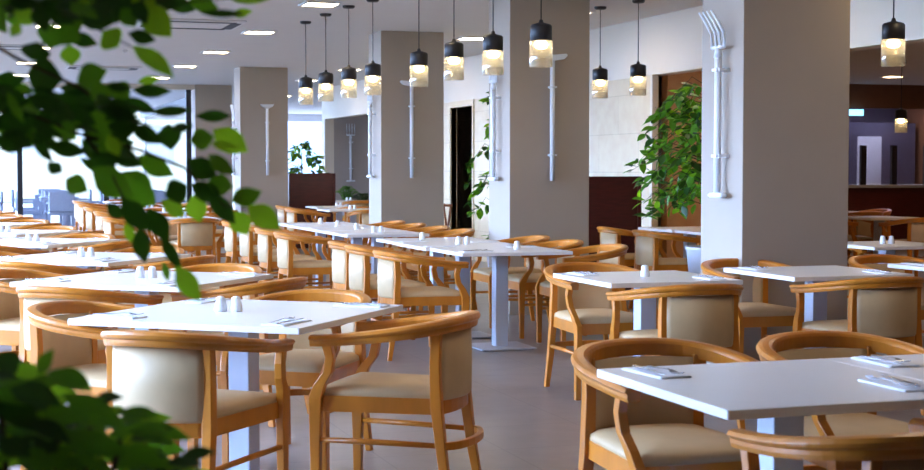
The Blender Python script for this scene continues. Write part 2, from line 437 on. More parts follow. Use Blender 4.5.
def hoe(loc, rz, label, zt=2.42, zb=1.25, side=1):
    t = empty('wall_hoe', loc, rz); tag(t, label, 'wall hoe', 'white forks and hoes hung on the pillars')
    y = -.06
    MB().tube([(0, y, zb), (0, y, zt - .03)], .023, 12).build('handle', M['white_metal'], t)
    h = MB()
    if side == 0: pts = [(-.115, .0), (.115, .0), (.09, -.04), (.02, -.075), (-.02, -.075), (-.09, -.04)]
    else: pts = [(-.03, -.005), (.03 + .10, .012), (.145, -.005), (.11, -.04), (.02, -.055), (-.03, -.05)]
    if side == -1: pts = [(-x, z) for x, z in pts]
    n = len(pts); vs = [(x, y - .028, zt + z) for x, z in pts] + [(x, y + .028, zt + z) for x, z in pts]
    h.add(vs, [tuple(range(n)), tuple(reversed(range(n, 2 * n)))] + [(i, i + n, (i + 1) % n + n, (i + 1) % n) for i in range(n)])
    h.build('blade', M['white_metal'], t, bevel=.006)
    for z in (zb + .24, zt - .3):
        b = MB(); b.box(-.012, .012, -.045, 0, z - .012, z + .012); b.box(-.033, .033, y - .033, y + .033, z - .008, z + .008); b.build('bracket', M['white_metal'], t)
nm = ['nearest pillar', 'second pillar', 'third pillar', 'far left pillar']
for i, (a, b) in enumerate(PIL):
    zt = 2.41 if i == 0 else 2.42
    if i == 0: zb = 1.17
    else: zb = 1.25
    fork((a, b + PD * (.40 if i == 0 else .5), 0), R(-90), 'white metal fork hung on the left face of the %s' % nm[i], zt, zb, .07 if i == 0 else .03)
hoe((PIL[1][0] + .40, PIL[1][1], 0), 0, 'white metal hoe hung on the front of the second pillar', 2.42, 1.25, 1)
hoe((PIL[2][0] + .37, PIL[2][1], 0), 0, 'white metal hoe hung on the front of the third pillar', 2.42, 1.25, -1)
hoe((PIL[3][0] + .44, PIL[3][1], 0), 0, 'white metal hoe hung on the front of the far left pillar', 2.42, 1.25, 0)
q = atb(350, 150, 30.75); fork((q.x, 30.75, 0), 0, 'white metal fork hung on the grey far wall', 2.30, 1.08, 0)

# ------------------------------------------------------------------ chair
def uplan(s):
    """s in 0..1 along the U rail: returns x,y (arm end left -> back -> arm end right)"""
    La, Lb = .27, .93
    tot = 2 * La + Lb; d = s * tot
    if d < La: k = d / La; return -.272 - .023 * k, .27 - .27 * k
    if d > La + Lb: k = (d - La - Lb) / La; return .295 - .023 * k, .27 * k
    ph = PI * (d - La) / Lb
    e = .86
    c, si = math.cos(ph), math.sin(ph)
    return -.295 * math.copysign(abs(c) ** e, c), -.315 * abs(si) ** e
def railz(y):
    k = max(0, (.27 - y) / .585)
    return .698 + .080 * (k ** 1.35)
def make_chair():
    t = empty('armchair', (0, 0, 0))
    W = M['wood']; N = 45
    # arm rail
    fr = []; hs = []
    for i in range(N):
        s = i / (N - 1); x, y = uplan(s); x0, y0 = uplan(max(0, s - .01)); x1, y1 = uplan(min(1, s + .01))
        tg = Vector((x1 - x0, y1 - y0, 0)).normalized(); nr = Vector((tg.y, -tg.x, 0))   # outward? fixed below
        if nr.dot(Vector((x, y + .0, 0))) < 0: nr = -nr
        fr.append((Vector((x, y, railz(y))), nr, Vector((0, 0, 1)))); k = (.27 - y) / .585; hs.append(.046 + .012 * k)
    def prof(i):
        h = hs[i]
        return [(-.024, -h), (.016, -h), (.020, -h + .012), (.020, -h + .024), (.029, -h + .032), (.031, -.014), (.024, -.003), (.010, 0), (-.012, 0), (-.024, -.006), (-.029, -.016)]
    MB().sweep(fr, prof, smooth=False).build('arm_rail', W, t, bevel=.002)
    # rear legs (curved posts up to the rail) and front legs with arm supports
    for sx in (-1, 1):
        pts = [(.222, -.30, 0), (.212, -.265, .2), (.205, -.238, .42), (.203, -.232, .6), (.203, -.238, .725)]
        frm = [(Vector((sx * x, y, z)), Vector((1, 0, 0)), Vector((0, 1, 0))) for x, y, z in pts]
        wd = [.015, .018, .021, .019, .018]
        MB().sweep(frm, lambda i: [(-wd[i], -wd[i] * 1.1), (wd[i], -wd[i] * 1.1), (wd[i], wd[i] * 1.1), (-wd[i], wd[i] * 1.1)]).build('rear_leg', W, t, bevel=.004)
        pts = [(.250, .262, 0, .015), (.248, .262, .2, .018), (.247, .262, .38, .023), (.250, .262, .44, .025), (.262, .235, .50, .021), (.272, .198, .55, .017), (.277, .186, .61, .016), (.276, .20, .66, .018)]
        frm = [(Vector((sx * x, y, z)), Vector((1, 0, 0)), Vector((0, 1, 0))) for x, y, z, w in pts]
        MB().sweep(frm, lambda i: [(-.017, -pts[i][3] * 1.15), (.017, -pts[i][3] * 1.15), (.017, pts[i][3] * 1.15), (-.017, pts[i][3] * 1.15)]).build('front_leg', W, t, bevel=.004)
    # seat outline
    def outline(off):
        o = []
        n = 10
        for k in range(n + 1): o.append((-.245 + .49 * k / n, .265 + .012 * math.sin(PI * k / n)))       # front edge
        for k in range(1, 6): q = k / 6; o.append((.245 - .035 * q, .265 - .49 * q))
        for k in range(0, 11): a = PI * k / 10; o.append((.21 * math.cos(a), -.225 - .062 * math.sin(a)))
        for k in range(1, 6): q = k / 6; o.append((-.21 - .035 * q, -.225 + .49 * q))
        c = Vector((0, 0))
        res = []
        for x, y in o: v = Vector((x, y)); res.append((x - off * (x / .245), y - off * (y / .27)))
        return res
    o1, o2 = outline(0), outline(.03)
    fr = MB(); n = len(o1)
    vs = [(x, y, .385) for x, y in o1] + [(x, y, .45) for x, y in o1] + [(x, y, .45) for x, y in o2] + [(x, y, .385) for x, y in o2]
    fs = []
    for i in range(n):
        j = (i + 1) % n
        for l in range(4): m = (l + 1) % 4; fs.append((l * n + i, m * n + i, m * n + j, l * n + j))
    fr.add(vs, fs); fr.build('seat_frame', W, t)
    se = MB(); vs = []
    lay = [(.012, .432), (.002, .452), (.006, .470), (.03, .484), (.08, .494), (.15, .499)]
    for off, z in lay: vs += [(x, y, z) for x, y in outline(off)]
    fs = [tuple(reversed(range(n)))]
    for l in range(len(lay) - 1):
        for i in range(n): j = (i + 1) % n; fs.append((l * n + i, l * n + j, (l + 1) * n + j, (l + 1) * n + i))
    fs.append(tuple(range((len(lay) - 1) * n, len(lay) * n)))
    se.add(vs, fs, smooth=True); se.build('seat', M['cushion'], t)
    # padded back panel between the rear posts
    fr = []
    K = 17
    for i in range(K):
        x = -.190 + .380 * i / (K - 1)
        yy = -.232 - .060 * (1 - (x / .2) ** 2)
        dx = .12 * x / .04 * .5
        nr = Vector((dx * .5, -1, 0)).normalized()
        fr.append((Vector((x, yy, 0)), nr, Vector((0, 0, 1))))
    pr = [(-.014, .44), (.012, .44), (.019, .452), (.021, .58), (.018, .715), (-.015, .715), (-.023, .60), (-.022, .46)]
    MB().sweep(fr, pr, smooth=True).build('backrest', M['cushion'], t)
    # bottom wood rail of the back + stretchers
    fr2 = [(o_, a_, b_) for o_, a_, b_ in fr]
    for sx in (-1, 1):
        MB().tube([(sx * .248, .255, .27), (sx * .232, 0, .268), (sx * .213, -.262, .262)], [.011, .0125, .011], 8).build('side_stretcher', W, t)
    c = []
    for k in range(13):
        a = PI * k / 12; c.append((.213 * math.cos(a), -.262 - .085 * math.sin(a), .262))
    fr3 = []
    for i, pnt in enumerate(c):
        a = PI * i / 12; fr3.append((Vector(pnt), Vector((math.cos(a), -math.sin(a), 0)), Vector((0, 0, 1))))
    MB().sweep(fr3, [(-.012, -.016), (.012, -.016), (.012, .016), (-.012, .016)]).build('rear_stretcher', W, t, bevel=.004)
    return t

# ------------------------------------------------------------------ table
def make_table(w, l):
    t = empty('dining_table', (0, 0, 0))
    MB().rbox(-w / 2, w / 2, -l / 2, l / 2, .724, .75, .006, rz=.002).build('tabletop', M['top'], t)
    MB().rbox(-.05, .05, -.05, .05, .014, .716, .006, rz=.001).build('column', M['column'], t)
    MB().box(-.2, .2, -.2, .2, .716, .724).build('mounting_plate', M['black'], t)
    b = MB().rbox(-.22, .22, -.22, .22, .004, .016, .012, rz=.003).build('base_plate', M['base'], t)
    for x in (-.19, .19):
        for y in (-.19, .19): MB().lathe([(.015, 0), (.015, .005)], 10, (x, y, 0)).build('glide', M['foot'], b)
    return t
TP = {}
first = set()
def proto(key, fn):
    if key not in TP: TP[key] = fn(); first.add(key); return TP[key]
    return copy_tree(TP[key])

def lab(o, s, cat, group): return tag(o, s, cat, group)
SIDE = {'near': (0, -1, 0), 'right': (1, 0, 90), 'far': (0, 1, 180), 'left': (-1, 0, -90)}
def rot(yaw, x, y): c, s = math.cos(yaw), math.sin(yaw); return x * c - y * s, x * s + y * c

def add_chair(ref, cx, cy, yaw, side, dx, dy, half, dyaw=0, sidename=None):
    """dx along edge (viewed by table axes), dy = distance of chair centre from table centre"""
    nx, ny, face = SIDE[side]
    lx, ly = (dx, ny * dy) if ny else (nx * dy, dx)
    wx, wy = rot(yaw, lx, ly)
    o = proto('chair', make_chair)
    o.location = (cx + wx, cy + wy, 0); o.rotation_euler.z = yaw + R(face + dyaw)
    return tag(o, 'beech tub armchair, %s side of the %s' % (sidename or side, ref), 'chair', 'beech tub armchairs')

def make_shaker():
    return MB().lathe([(.0, 0), (.025, 0), (.0275, .006), (.0255, .024), (.021, .042), (.0195, .048), (.0205, .053), (.0185, .060), (.011, .065), (0, .067)], 20, cap=False).build('shaker', M['ceramic'])
def add_shaker(ref, x, y, which):
    o = proto('shaker', make_shaker); o.location = (x, y, .7503)
    nmx = {'one': 'single white shaker standing on the %s', 'left': 'white shaker, left of the pair on the %s', 'right': 'white shaker, right of the pair on the %s'}[which] % ref
    tag(o, nmx, 'shaker', 'white salt and pepper shakers')

def make_napkin():
    m = MB(); m.rbox(-.055, .055, -.12, .12, 0, .003, .006, rz=.001)
    m.rbox(-.053, .050, -.118, .119, .003, .0055, .006, rz=.001)
    return m.build('napkin', M['napkin'])
def make_fork():
    t = empty('fork', (0, 0, 0)); m = MB()
    ys = [(-.10, .006, .006), (-.09, .0085, .005), (-.04, .005, .006), (.02, .0035, .011), (.04, .006, .010), (.05, .012, .007)]
    fr = [(Vector((0, y, z)), Vector((1, 0, 0)), Vector((0, 0, 1))) for y, w, z in ys]
    m.sweep(fr, lambda i: [(-ys[i][1], -.001), (ys[i][1], -.001), (ys[i][1], .001), (-ys[i][1], .001)]); m.build('handle', M['steel'], t)
    m = MB()
    for k in range(4):
        x = -.0102 + .0068 * k
        tr = [(.048, .007), (.07, .004), (.09, .006), (.1, .010)]
        m.sweep([(Vector((x, y, z)), Vector((1, 0, 0)), Vector((0, 0, 1))) for y, z in tr], [(-.0018, -.001), (.0018, -.001), (.0018, .001), (-.0018, .001)])
    m.build('tines', M['steel'], t)
    return t
def make_knife():
    t = empty('knife', (0, 0, 0))
    MB().sweep([(Vector((0, y, .005)), Vector((1, 0, 0)), Vector((0, 0, 1))) for y in (-.11, -.10, -.02, .0)], lambda i: [(-w, -.003) if 0 else (-w, -.003) for w in ()] or [(-[.004, .008, .006, .004][i], -.002), ([.004, .008, .006, .004][i], -.002), ([.004, .008, .006, .004][i], .002), (-[.004, .008, .006, .004][i], .002)]).build('handle', M['steel'], t)
    w0 = [.004, .008, .009, .007, .001]
    MB().sweep([(Vector((.001, y, .005)), Vector((1, 0, 0)), Vector((0, 0, 1))) for y in (0, .02, .07, .095, .112)], lambda i: [(-.004, -.0008), (w0[i], -.0008), (w0[i], .0008), (-.004, .0008)]).build('blade', M['steel'], t)
    return t
def add_setting(ref, cx, cy, yaw, side, w, l, full=True, jit=0, sidename=None):
    nx, ny, face = SIDE[side]
    inx, iny = -nx, -ny; rx, ry = iny, -inx             # right hand of the sitter
    hw = (l if ny else w) / 2; ha = (w if ny else l) / 2
    lx = nx * (hw - .15) + rx * (ha - .13); ly = ny * (hw - .15) + ry * (ha - .13)
    wx, wy = rot(yaw, lx, ly); z = .7503
    sn = sidename or side
    an = yaw + R(face) + jit
    o = proto('napkin', make_napkin); o.location = (cx + wx, cy + wy, z); o.rotation_euler.z = an
    tag(o, 'white paper napkin, %s side of the %s' % (sn, ref), 'napkin', 'paper napkins')
    if full:
        for kind, fn, off in (('fork', make_fork, -.02), ('knife', make_knife, .022)):
            ox, oy = rot(an, off, random.uniform(-.01, .02))
            o = proto(kind, fn); o.location = (cx + wx + ox, cy + wy + oy, z + .0062); o.rotation_euler.z = an + R(random.uniform(-9, 9))
            tag(o, 'steel %s, %s side of the %s' % (kind, sn, ref), kind, kind + 's on napkins')

def add_table(ref, label, cx, cy, yaw, w, l, chairs=(), shakers='pair', shk=(0, 0), settings=True, full=True, names=None, sdir=None):
    o = proto(('table', w, l), lambda: make_table(w, l))
    o.location = (cx, cy, 0); o.rotation_euler.z = yaw
    tag(o, label, 'table', 'white dining tables')
    for c in chairs:
        side, dx, dy = c[:3]; dz = c[3] if len(c) > 3 else 0
        add_chair(ref, cx, cy, yaw, side, dx, dy, 0, dz, names.get(side) if names else None)
        if settings: add_setting(ref, cx, cy, yaw, side, w, l, full, R(random.uniform(-5, 5)), names.get(side) if names else None)
    sx, sy = cx + shk[0], cy + shk[1]
    if shakers == 'pair':
        v = sdir or (cr.x * .034, cr.y * .034)
        add_shaker(ref, sx - v[0], sy - v[1], 'left'); add_shaker(ref, sx + v[0], sy + v[1], 'right')
    elif shakers == 'one': add_shaker(ref, sx, sy, 'one')

def cam2room(X, Y):
    return X * math.cos(PSI) + Y * math.sin(PSI), -X * math.sin(PSI) + Y * math.cos(PSI)

# left row of diamond-set tables (corner toward the camera at right)
YAWL = R(-38.5)
LT = [cam2room(-.92, 6.365)]
c0 = Vector(LT[0])
def fcorner(px, py, s=1.06):
    p = atz(px, py, .75); ox, oy = rot(YAWL, s / 2, -s / 2); return p.x - ox, p.y - oy
LT = [fcorner(299.5, 328.2), fcorner(179.7, 287.4), fcorner(108.3, 262.8), fcorner(47.6, 245.2), fcorner(16.5, 235)]
dv = Vector((LT[4][0] - LT[1][0], LT[4][1] - LT[1][1])) / 3
for k in range(1, 6): LT.append((LT[4][0] + dv.x * k, LT[4][1] + dv.y * k))
lrefs = ['front left table'] + ['%s table of the left row' % n for n in ordn[1:9]] + ['last table of the left row']
for k, (x, y) in enumerate(LT):
    j = (lambda: random.uniform(-.04, .04))
    ch = [('near', .17 + (j() if k else 0), .72, 0), ('right', -.01, .72, 4), ('far', -.02, .59, 0), ('left', -.16, .57, 0)]
    if k: ch = [('near', .10 + j(), .66 + j(), random.uniform(-4, 4)), ('right', j(), .66 + j(), random.uniform(-4, 4)), ('far', j(), .63 + j() * .5, 0), ('left', -.05 + j(), .68 + j(), 0)]
    add_table(lrefs[k], 'white square dining table set cornerwise, %s' % (['nearest at front left'] + ['%s of the left row' % n for n in ordn[1:9]] + ['last of the left row'])[k], x, y, YAWL, 1.06, 1.06, ch,
              'pair', shk=(cr.x * -.065, cr.y * -.065) if k == 0 else (0, 0), full=(k < 4), settings=(k < 6))

# right side tables, square to the room
W8, L8 = .80, .84
def fc(px, py, w=W8, l=L8):
    p = atz(px, py, .75); return p.x + w / 2, p.y + l / 2
x, y = fc(727.8, 410.5)
add_table('front right table', 'white dining table nearest at the front right', x, y, 0, W8, L8, [('far', -.04, .61, 0)], None, names={'far': 'far'})
X2, Y2 = x + W8 + .004, y
add_table('table joined to the front right one', 'white dining table joined to the right end of the front right table', X2, Y2, 0, W8, L8, [('far', -.14, .62, 0)], None)
add_chair('front right table', x, y, 0, 'near', -.09, .67, 0, 0)
add_setting('front right table', x, y + .09, 0, 'near', W8, L8, True)
x, y = fc(611, 283.5); T4 = (x, y)
add_table('right middle table with one shaker', 'white dining table with one shaker, right of the middle', x, y, 0, W8, L8, [('far', -.02, .61, 0), ('near', -.09, .60, 0)], 'one')
x, y = fc(794.4, 277.2); T3 = (x, y)
add_table('table before the nearest pillar', 'white dining table in front of the nearest pillar, without shakers', x, y, 0, W8, L8, [('far', -.09, .58, 0), ('near', -.06, .57, 0)], None)
p = atz(887, 263.5, .75); x, y = p.x + W8 / 2, p.y - L8 / 2
add_table('table cut by the right edge', 'white dining table cut off by the right edge of the photo', x, y, 0, W8, L8, [('far', -.17, .60, 0), ('near', 0, .62, 0)], None)

# middle trio pushed together
p = atz(462.4, 253.3, .75)
trio = ['near table of the middle trio', 'centre table of the middle trio', 'far table of the middle trio']
for k in range(3):
    x, y = p.x + .4 - .03 * k * (k == 1), p.y + .4 + .805 * k
    add_table(trio[k], 'white dining table, %s pushed together in the middle' % ['near one of three', 'centre one of three', 'far one of three'][k], x + .035, y, 0, .87, .8,
              [('left', (-.29, -.36, -.48)[k], .72, 0), ('right', -.05, .66, 0)], ['one', 'pair', 'one'][k], full=(k == 0), shk=[(.12, -.05), (0, 0), (-.1, .1)][k])
# row of four beyond
p = atz(347, 235, .75)
for k in range(4):
    x, y = p.x + .4, p.y + .4 + .805 * k
    add_table('%s table of the four-table row' % ordn[k], 'white dining table, %s of the row of four behind the middle trio' % ordn[k], x, y, 0, .8, .8,
              [('left', (-.12, .05, .28, .45)[k], .68, random.uniform(-4, 4)), ('right', 0, .62, 0)], 'pair' if k == 0 else 'one', full=False)
# tables between the nearest pillar and the stone wall
for k, b in enumerate((13.1, 13.95)):
    add_table(['near table by the ficus', 'far table by the ficus'][k], 'white dining table beside the potted ficus, %s one' % ['near', 'far'][k], 7.12, b, 0, .8, .8, [('left', 0, .66, 0)], None, full=False)
# right-hand room by the counter
p = atz(874.5, 247, .75)
add_table('near table by the counter', 'white dining table at right, nearer of two before the counter', p.x + .4, p.y + .42, 0, W8, L8, [('far', -.25, .62, 0)], 'pair', full=False)
p = atz(871, 218.5, .75)
add_table('far table by the counter', 'white dining table at right, farther of two before the counter', p.x + .4, p.y + .42, 0, W8, L8, [('near', .0, .70, 0), ('left', .1, .70, 0), ('far', -.1, .6, 0)], None, full=False)
p = atz(840, 212, .75)
add_table('rear table near the counter', 'white dining table half hidden by the nearest pillar, before the counter', p.x, p.y + .4, 0, W8, L8, [('right', .0, .70, 0), ('near', .1, .70, 0)], None, full=False)
# second row toward the back left
far2 = [(2.6, 18.9), (2.7, 21.2), (2.75, 23.6), (2.8, 26.0), (2.9, 28.3)]
for k, (x, y) in enumerate(far2):
    ref = '%s table of the back left row' % ordn[k]
    add_table(ref, 'white dining table, %s of the back row left of the far pillar' % ordn[k], x, y, R(4), .8, .84,
              [('near', -.02, .66, 0), ('right', 0, .66, 0), ('left', 0, .66, 0), ('far', 0, .6, 0)], 'pair', full=False, settings=k < 2)
# tables beyond the row of four, right of the far pillar
for k, (x, y) in enumerate(((5.55, 21.9), (5.75, 23.6), (3.0, 16.6))[:2]):
    ref = ['near table by the dark partition', 'far table by the dark partition'][k]
    add_table(ref, 'white dining table before the left dark partition, %s one' % ['nearer', 'farther'][k], x, y, 0, .9, .84, [('near', .1, .66, 0), ('left', 0, .68, 0)] + ([('right', 0, .68, 0)] if k else []), 'pair', full=False, settings=False)
add_table('rearmost table by the grey wall', 'white dining table near the grey wall with the fork', 6.95, 27.7, 0, .8, .84, [('near', 0, .66, 0), ('left', 0, .66, 0)], 'pair', full=False, settings=False)

# ------------------------------------------------------------------ dark partitions
def partition(a0, a1, b, label):
    t = empty('partition', ((a0 + a1) / 2, b, 0)); tag(t, label, 'partition', 'dark wooden partitions')
    h = (a1 - a0) / 2
    MB().box(-h + .04, h - .04, -.04, .04, .06, 1.24).build('panel', M['darkwood'], t)
    f = MB(); f.box(-h, h, -.06, .06, 0, .06); f.box(-h, h, -.06, .06, 1.24, 1.28); f.box(-h, -h + .04, -.06, .06, .06, 1.24); f.box(h - .04, h, -.06, .06, .06, 1.24)
    f.build('frame', M['darkwood'], t)
partition(5.24, 6.05, 25.1, 'dark mahogany partition right of the far left pillar')
partition(5.55, 6.92, 14.75, 'dark mahogany partition against the pale stone wall')

# ------------------------------------------------------------------ brown folding tray stand by the doorway
p = atz(452, 212, .80)
t = empty('tray_stand', (6.75, 21.6, 0)); tag(t, 'brown wooden folding stand beside the dark doorway', 'tray stand')
for sx in (-1, 1):
    for ang in (-1, 1):
        MB().tube([(sx * .2, ang * .18, 0), (sx * .2, -ang * .18, .80)], .018, 6).build('leg', M['stand'], t)
MB().box(-.22, .22, -.20, -.16, .79, .83).build('top_bar', M['stand'], t); MB().box(-.22, .22, .16, .20, .79, .83).build('top_bar', M['stand'], t)
MB().box(-.21, .21, -.012, .012, .39, .42).build('cross_bar', M['stand'], t)

# ------------------------------------------------------------------ plants
def leaf_geo(mb, base, tip, width, nrm, mi, fold=.25, curl=.12):
    base, tip = Vector(base), Vector(tip); ax = tip - base; L = ax.length; ax.normalize()
    nrm = (nrm - ax * nrm.dot(ax)).normalized(); side = ax.cross(nrm)
    prof = [(0, .04), (.12, .42), (.3, .88), (.48, 1.0), (.66, .86), (.82, .5), (.93, .18), (1, .0)]
    vs = []; n = len(prof)
    for tt, w in prof:
        c = base + ax * (tt * L) - nrm * (curl * L * (tt ** 2)); hw = w * width / 2
        up = nrm * (hw * fold)
        vs += [c - side * hw + up, c, c + side * hw + up]
    fs = []
    for i in range(n - 1):
        a = i * 3; b = a + 3
        fs += [(a, a + 1, b + 1, b), (a + 1, a + 2, b + 2, b + 1)]
    mb.add(vs, fs, mi, True)
LM = [M['leaf_dark'], M['leaf_mid'], M['leaf_bright']]
def rv(): return Vector((random.uniform(-1, 1), random.uniform(-1, 1), random.uniform(-1, 1)))

def pot(t, r, h, m='pot', r0=.7):
    MB().lathe([(0, 0), (r * r0, 0), (r, h - .03), (r * 1.04, h - .02), (r * 1.04, h), (r * .93, h), (r * .9, h - .05)], 28, cap=False).build('pot', M[m], t)
    MB().lathe([(0, h - .05), (r * .905, h - .05)], 24, cap=False).build('soil', M['soil'], t)

def bushy(name, label, loc, height, rad, z0, nleaf, lsize, tones, potr=.2, poth=.4, shape=None, drop=.35, cat='plant', seed=1, asp=.5):
    rnd = random.Random(seed)
    t = empty(name, loc); tag(t, label, cat)
    pot(t, potr, poth)
    br = MB(); br.tube([(0, 0, poth - .05), (.02, 0, z0), (0, .02, height * .7), (0, 0, height * .95)], [.022, .018, .012, .005], 8)
    fo = MB()
    nb = max(8, nleaf // 14)
    for k in range(nb):
        zz = z0 + (height - z0) * (k + rnd.random()) / nb
        rr = rad * (shape(zz) if shape else math.sin(PI * min(1, max(.12, (zz - z0 * .8) / (height * 1.02 - z0 * .8)))) ** .6)
        an = k * 2.4 + rnd.random(); d = Vector((math.cos(an), math.sin(an), 0))
        s = Vector((0, 0, zz - .1)); m_ = s + d * rr * .55 + Vector((0, 0, .12)); e = s + d * rr + Vector((0, 0, .02 - drop * .3))
        br.tube([s, m_, e], [.004, .003, .0015], 5)
        for q in range(nleaf // nb):
            u = rnd.uniform(.25, 1.0)
            c = (s * (1 - u) ** 2 + m_ * 2 * u * (1 - u) + e * u * u)
            dirn = (d * .7 + Vector((rnd.uniform(-1, 1), rnd.uniform(-1, 1), rnd.uniform(-1.1, .5)))).normalized()
            L = lsize * rnd.uniform(.7, 1.25)
            n_ = Vector((rnd.uniform(-.7, .7), rnd.uniform(-.7, .7), 1)).normalized()
            leaf_geo(fo, c, c + dirn * L, L * asp, n_, rnd.choices([0, 1, 2], tones)[0])
    br.build('branch', M['bark'], t); fo.build('foliage', LM, t)
    return t
q = atd(716, 200, 12.4)
bushy('potted_ficus', 'green potted ficus partly hidden behind the nearest pillar', (q.x, q.y, 0), 2.10, .66, 1.12, 1500, .105, (3, 6, 1), .24, .72, shape=lambda z: .55 + .45 * math.sin(PI * min(1, max(0, (z - .6) / 1.5))) + (.12 if z > 1.5 else 0), seed=4)
q = atb(483, 200, 16.2)
bushy('potted_shrub', 'slim leafy plant left of the second pillar', (q.x + .22, 16.2, 0), 2.35, .36, .5, 340, .12, (5, 4, 1), .17, .4, seed=8)
bushy('indoor_tree', 'dark leafy plant inside the dark doorway', (7.85, 21.9, 0), 2.1, .5, .5, 420, .14, (9, 2, 0), .2, .4, seed=5)
q = atb(302, 165, 26.6)
bushy('potted_tree', 'leafy green plant behind the far left partition', (q.x, 26.6, 0), 1.9, .45, .9, 320, .13, (6, 3, 1), .2, .4, seed=6)
q = atb(347, 186, 29.9)
def fern(label, loc, h, n, L, mi, seed, wide=1):
    rnd = random.Random(seed); t = empty('potted_fern', loc); tag(t, label, 'plant'); pot(t, .18, .62)
    fo = MB()
    for k in range(n):
        an = rnd.uniform(0, 2 * PI); d = Vector((math.cos(an) * wide, math.sin(an) * wide, 0)); sp = rnd.uniform(.2, .9)
        prev = Vector((0, 0, .58))
        pts = [Vector((0, 0, .58)) + d * (L * sp * u) + Vector((0, 0, h * math.sin(u * 1.9) * (1.15 - sp * .5))) for u in (0, .25, .5, .75, 1)]
        fo.tube(pts, [.006, .005, .004, .003, .001], 4, mi)
        for i in range(1, 5):
            for sgn in (-1, 1):
                for w in (0, .5):
                    c = pts[i - 1].lerp(pts[i], w); ax = (pts[i] - pts[i - 1]).normalized(); sd = ax.cross(Vector((0, 0, 1))).normalized()
                    leaf_geo(fo, c, c + sd * sgn * .09 + ax * .05, .022, Vector((0, 0, 1)), mi)
    fo.build('foliage', LM, t)
fern('light green fern before the grey wall', (q.x, 29.9, 0), .42, 34, .30, 1, 3)
q2 = atb(363, 190, 30.1)
fern('dark low fern right of the light green fern', (q2.x, 30.1, 0), .26, 30, .42, 0, 9)

# --- foreground hanging ficus, upper left
D0 = 2.0
def pxl(px, py, d): return atd(px, py, d)
L1 = [(38,42,32,61,22,0),(69,45,72,66,15,2),(103,31,119,47,20,2),(68,36,98,44,11,0),(52,24,50,48,24,1),(75,25,62,45,18,1),(28,74,62,79,28,0),(34,70,58,80,22,1),(77,82,106,70,20,1),(-4,76,14,90,20,0),
 (8,88,36,91,9,1),(20,24,11,36,9,2),(80,22,119,18,16,0),(93,4,128,16,15,1),(122,8,136,27,14,1),(140,5,172,37,22,2),(126,8,134,27,13,1),(128,33,156,41,11,0),(133,46,174,75,16,2),(138,82,160,78,7,2),(132,90,171,92,10,0),
 (165,1,196,10,12,0),(188,1,219,8,12,1),(222,-5,278,-3,12,2),(200,13,245,14,6,0),(232,15,252,11,7,2),(120,99,158,112,10,0),(150,112,193,110,8,0),(131,126,162,143,13,0),(168,124,171,150,18,0),(170,129,193,126,8,0),
 (196,116,232,116,9,0),(190,141,214,137,16,1),(213,130,248,152,19,2),(211,143,238,148,9,2),(188,160,217,178,17,0),(208,155,234,174,13,1),(207,183,234,187,16,1),(190,184,223,201,15,0),(231,201,261,192,15,1),(165,197,189,185,19,0),
 (138,156,173,176,16,1),(118,173,153,202,25,1),(130,186,156,206,18,1),(161,201,187,216,13,2),(193,195,200,223,16,2),(233,211,248,235,16,2),(248,206,280,229,18,2),(209,194,235,223,14,0),(121,198,151,233,18,0),(148,208,169,241,15,0),
 (139,228,145,263,14,0),(152,211,167,240,16,0),(162,236,181,271,10,0),(176,266,200,302,16,2),(163,262,169,282,6,1),(126,223,132,243,8,2),(106,203,123,219,11,0),
 (-6,97,30,101,16,0),(28,97,62,109,14,0),(58,94,101,109,15,0),(66,106,112,112,13,0),(-5,117,46,123,15,0),(38,114,82,129,15,0),(84,117,126,136,25,1),(93,130,127,152,22,1),(-5,128,30,139,13,1),(-5,141,22,151,11,0),(18,131,46,143,12,1),
 (48,127,77,139,11,1),(47,145,87,153,13,0),(82,139,112,162,18,0),(98,93,112,113,12,0),(108,99,132,121,15,0),(47,163,63,173,11,0),(66,179,87,191,16,1),(92,168,132,197,23,1),(108,149,142,166,15,0),(88,88,112,96,15,1),(112,84,130,98,16,1),
 (0,104,32,114,12,0),(60,114,100,126,14,0),(86,150,118,172,15,0),(100,110,140,118,11,0)]
rnd = random.Random(21)
tips = []
t = empty('ficus_tree', (-1.05, 2.15, 0)); tag(t, 'blurred leafy ficus branches hanging close at the upper left', 'tree')
fo = MB()
for (x0, y0, x1, y1, w, tone) in L1:
    d = D0 + rnd.uniform(-.22, .25)
    b = pxl(x0, y0, d); e = pxl(x1, y1, d + rnd.uniform(-.02, .02))
    n_ = -ray((x0 + x1) / 2, (y0 + y1) / 2) + rv() * .35
    leaf_geo(fo, b, e, w / F_PX * d * 1.38, n_, tone, fold=.22, curl=.08)
    tips.append((b, x0, y0))
for k in range(230):                                             # dense dark mass along the top edge
    x0 = rnd.uniform(-40, 150); y0 = rnd.uniform(-45, 14) - max(0, x0 - 60) * .12
    an = rnd.uniform(-.5, 1.6); Lp = rnd.uniform(24, 40); d = D0 + rnd.uniform(-.3, .35)
    b = pxl(x0, y0, d); e = pxl(x0 + Lp * math.cos(an), y0 + Lp * math.sin(an) * .75, d + rnd.uniform(-.04, .04))
    leaf_geo(fo, b, e, rnd.uniform(12, 20) / F_PX * d, -ray(x0, y0) + rv() * .7, rnd.choices([0, 1, 2], (7, 2, .5))[0], curl=.1)
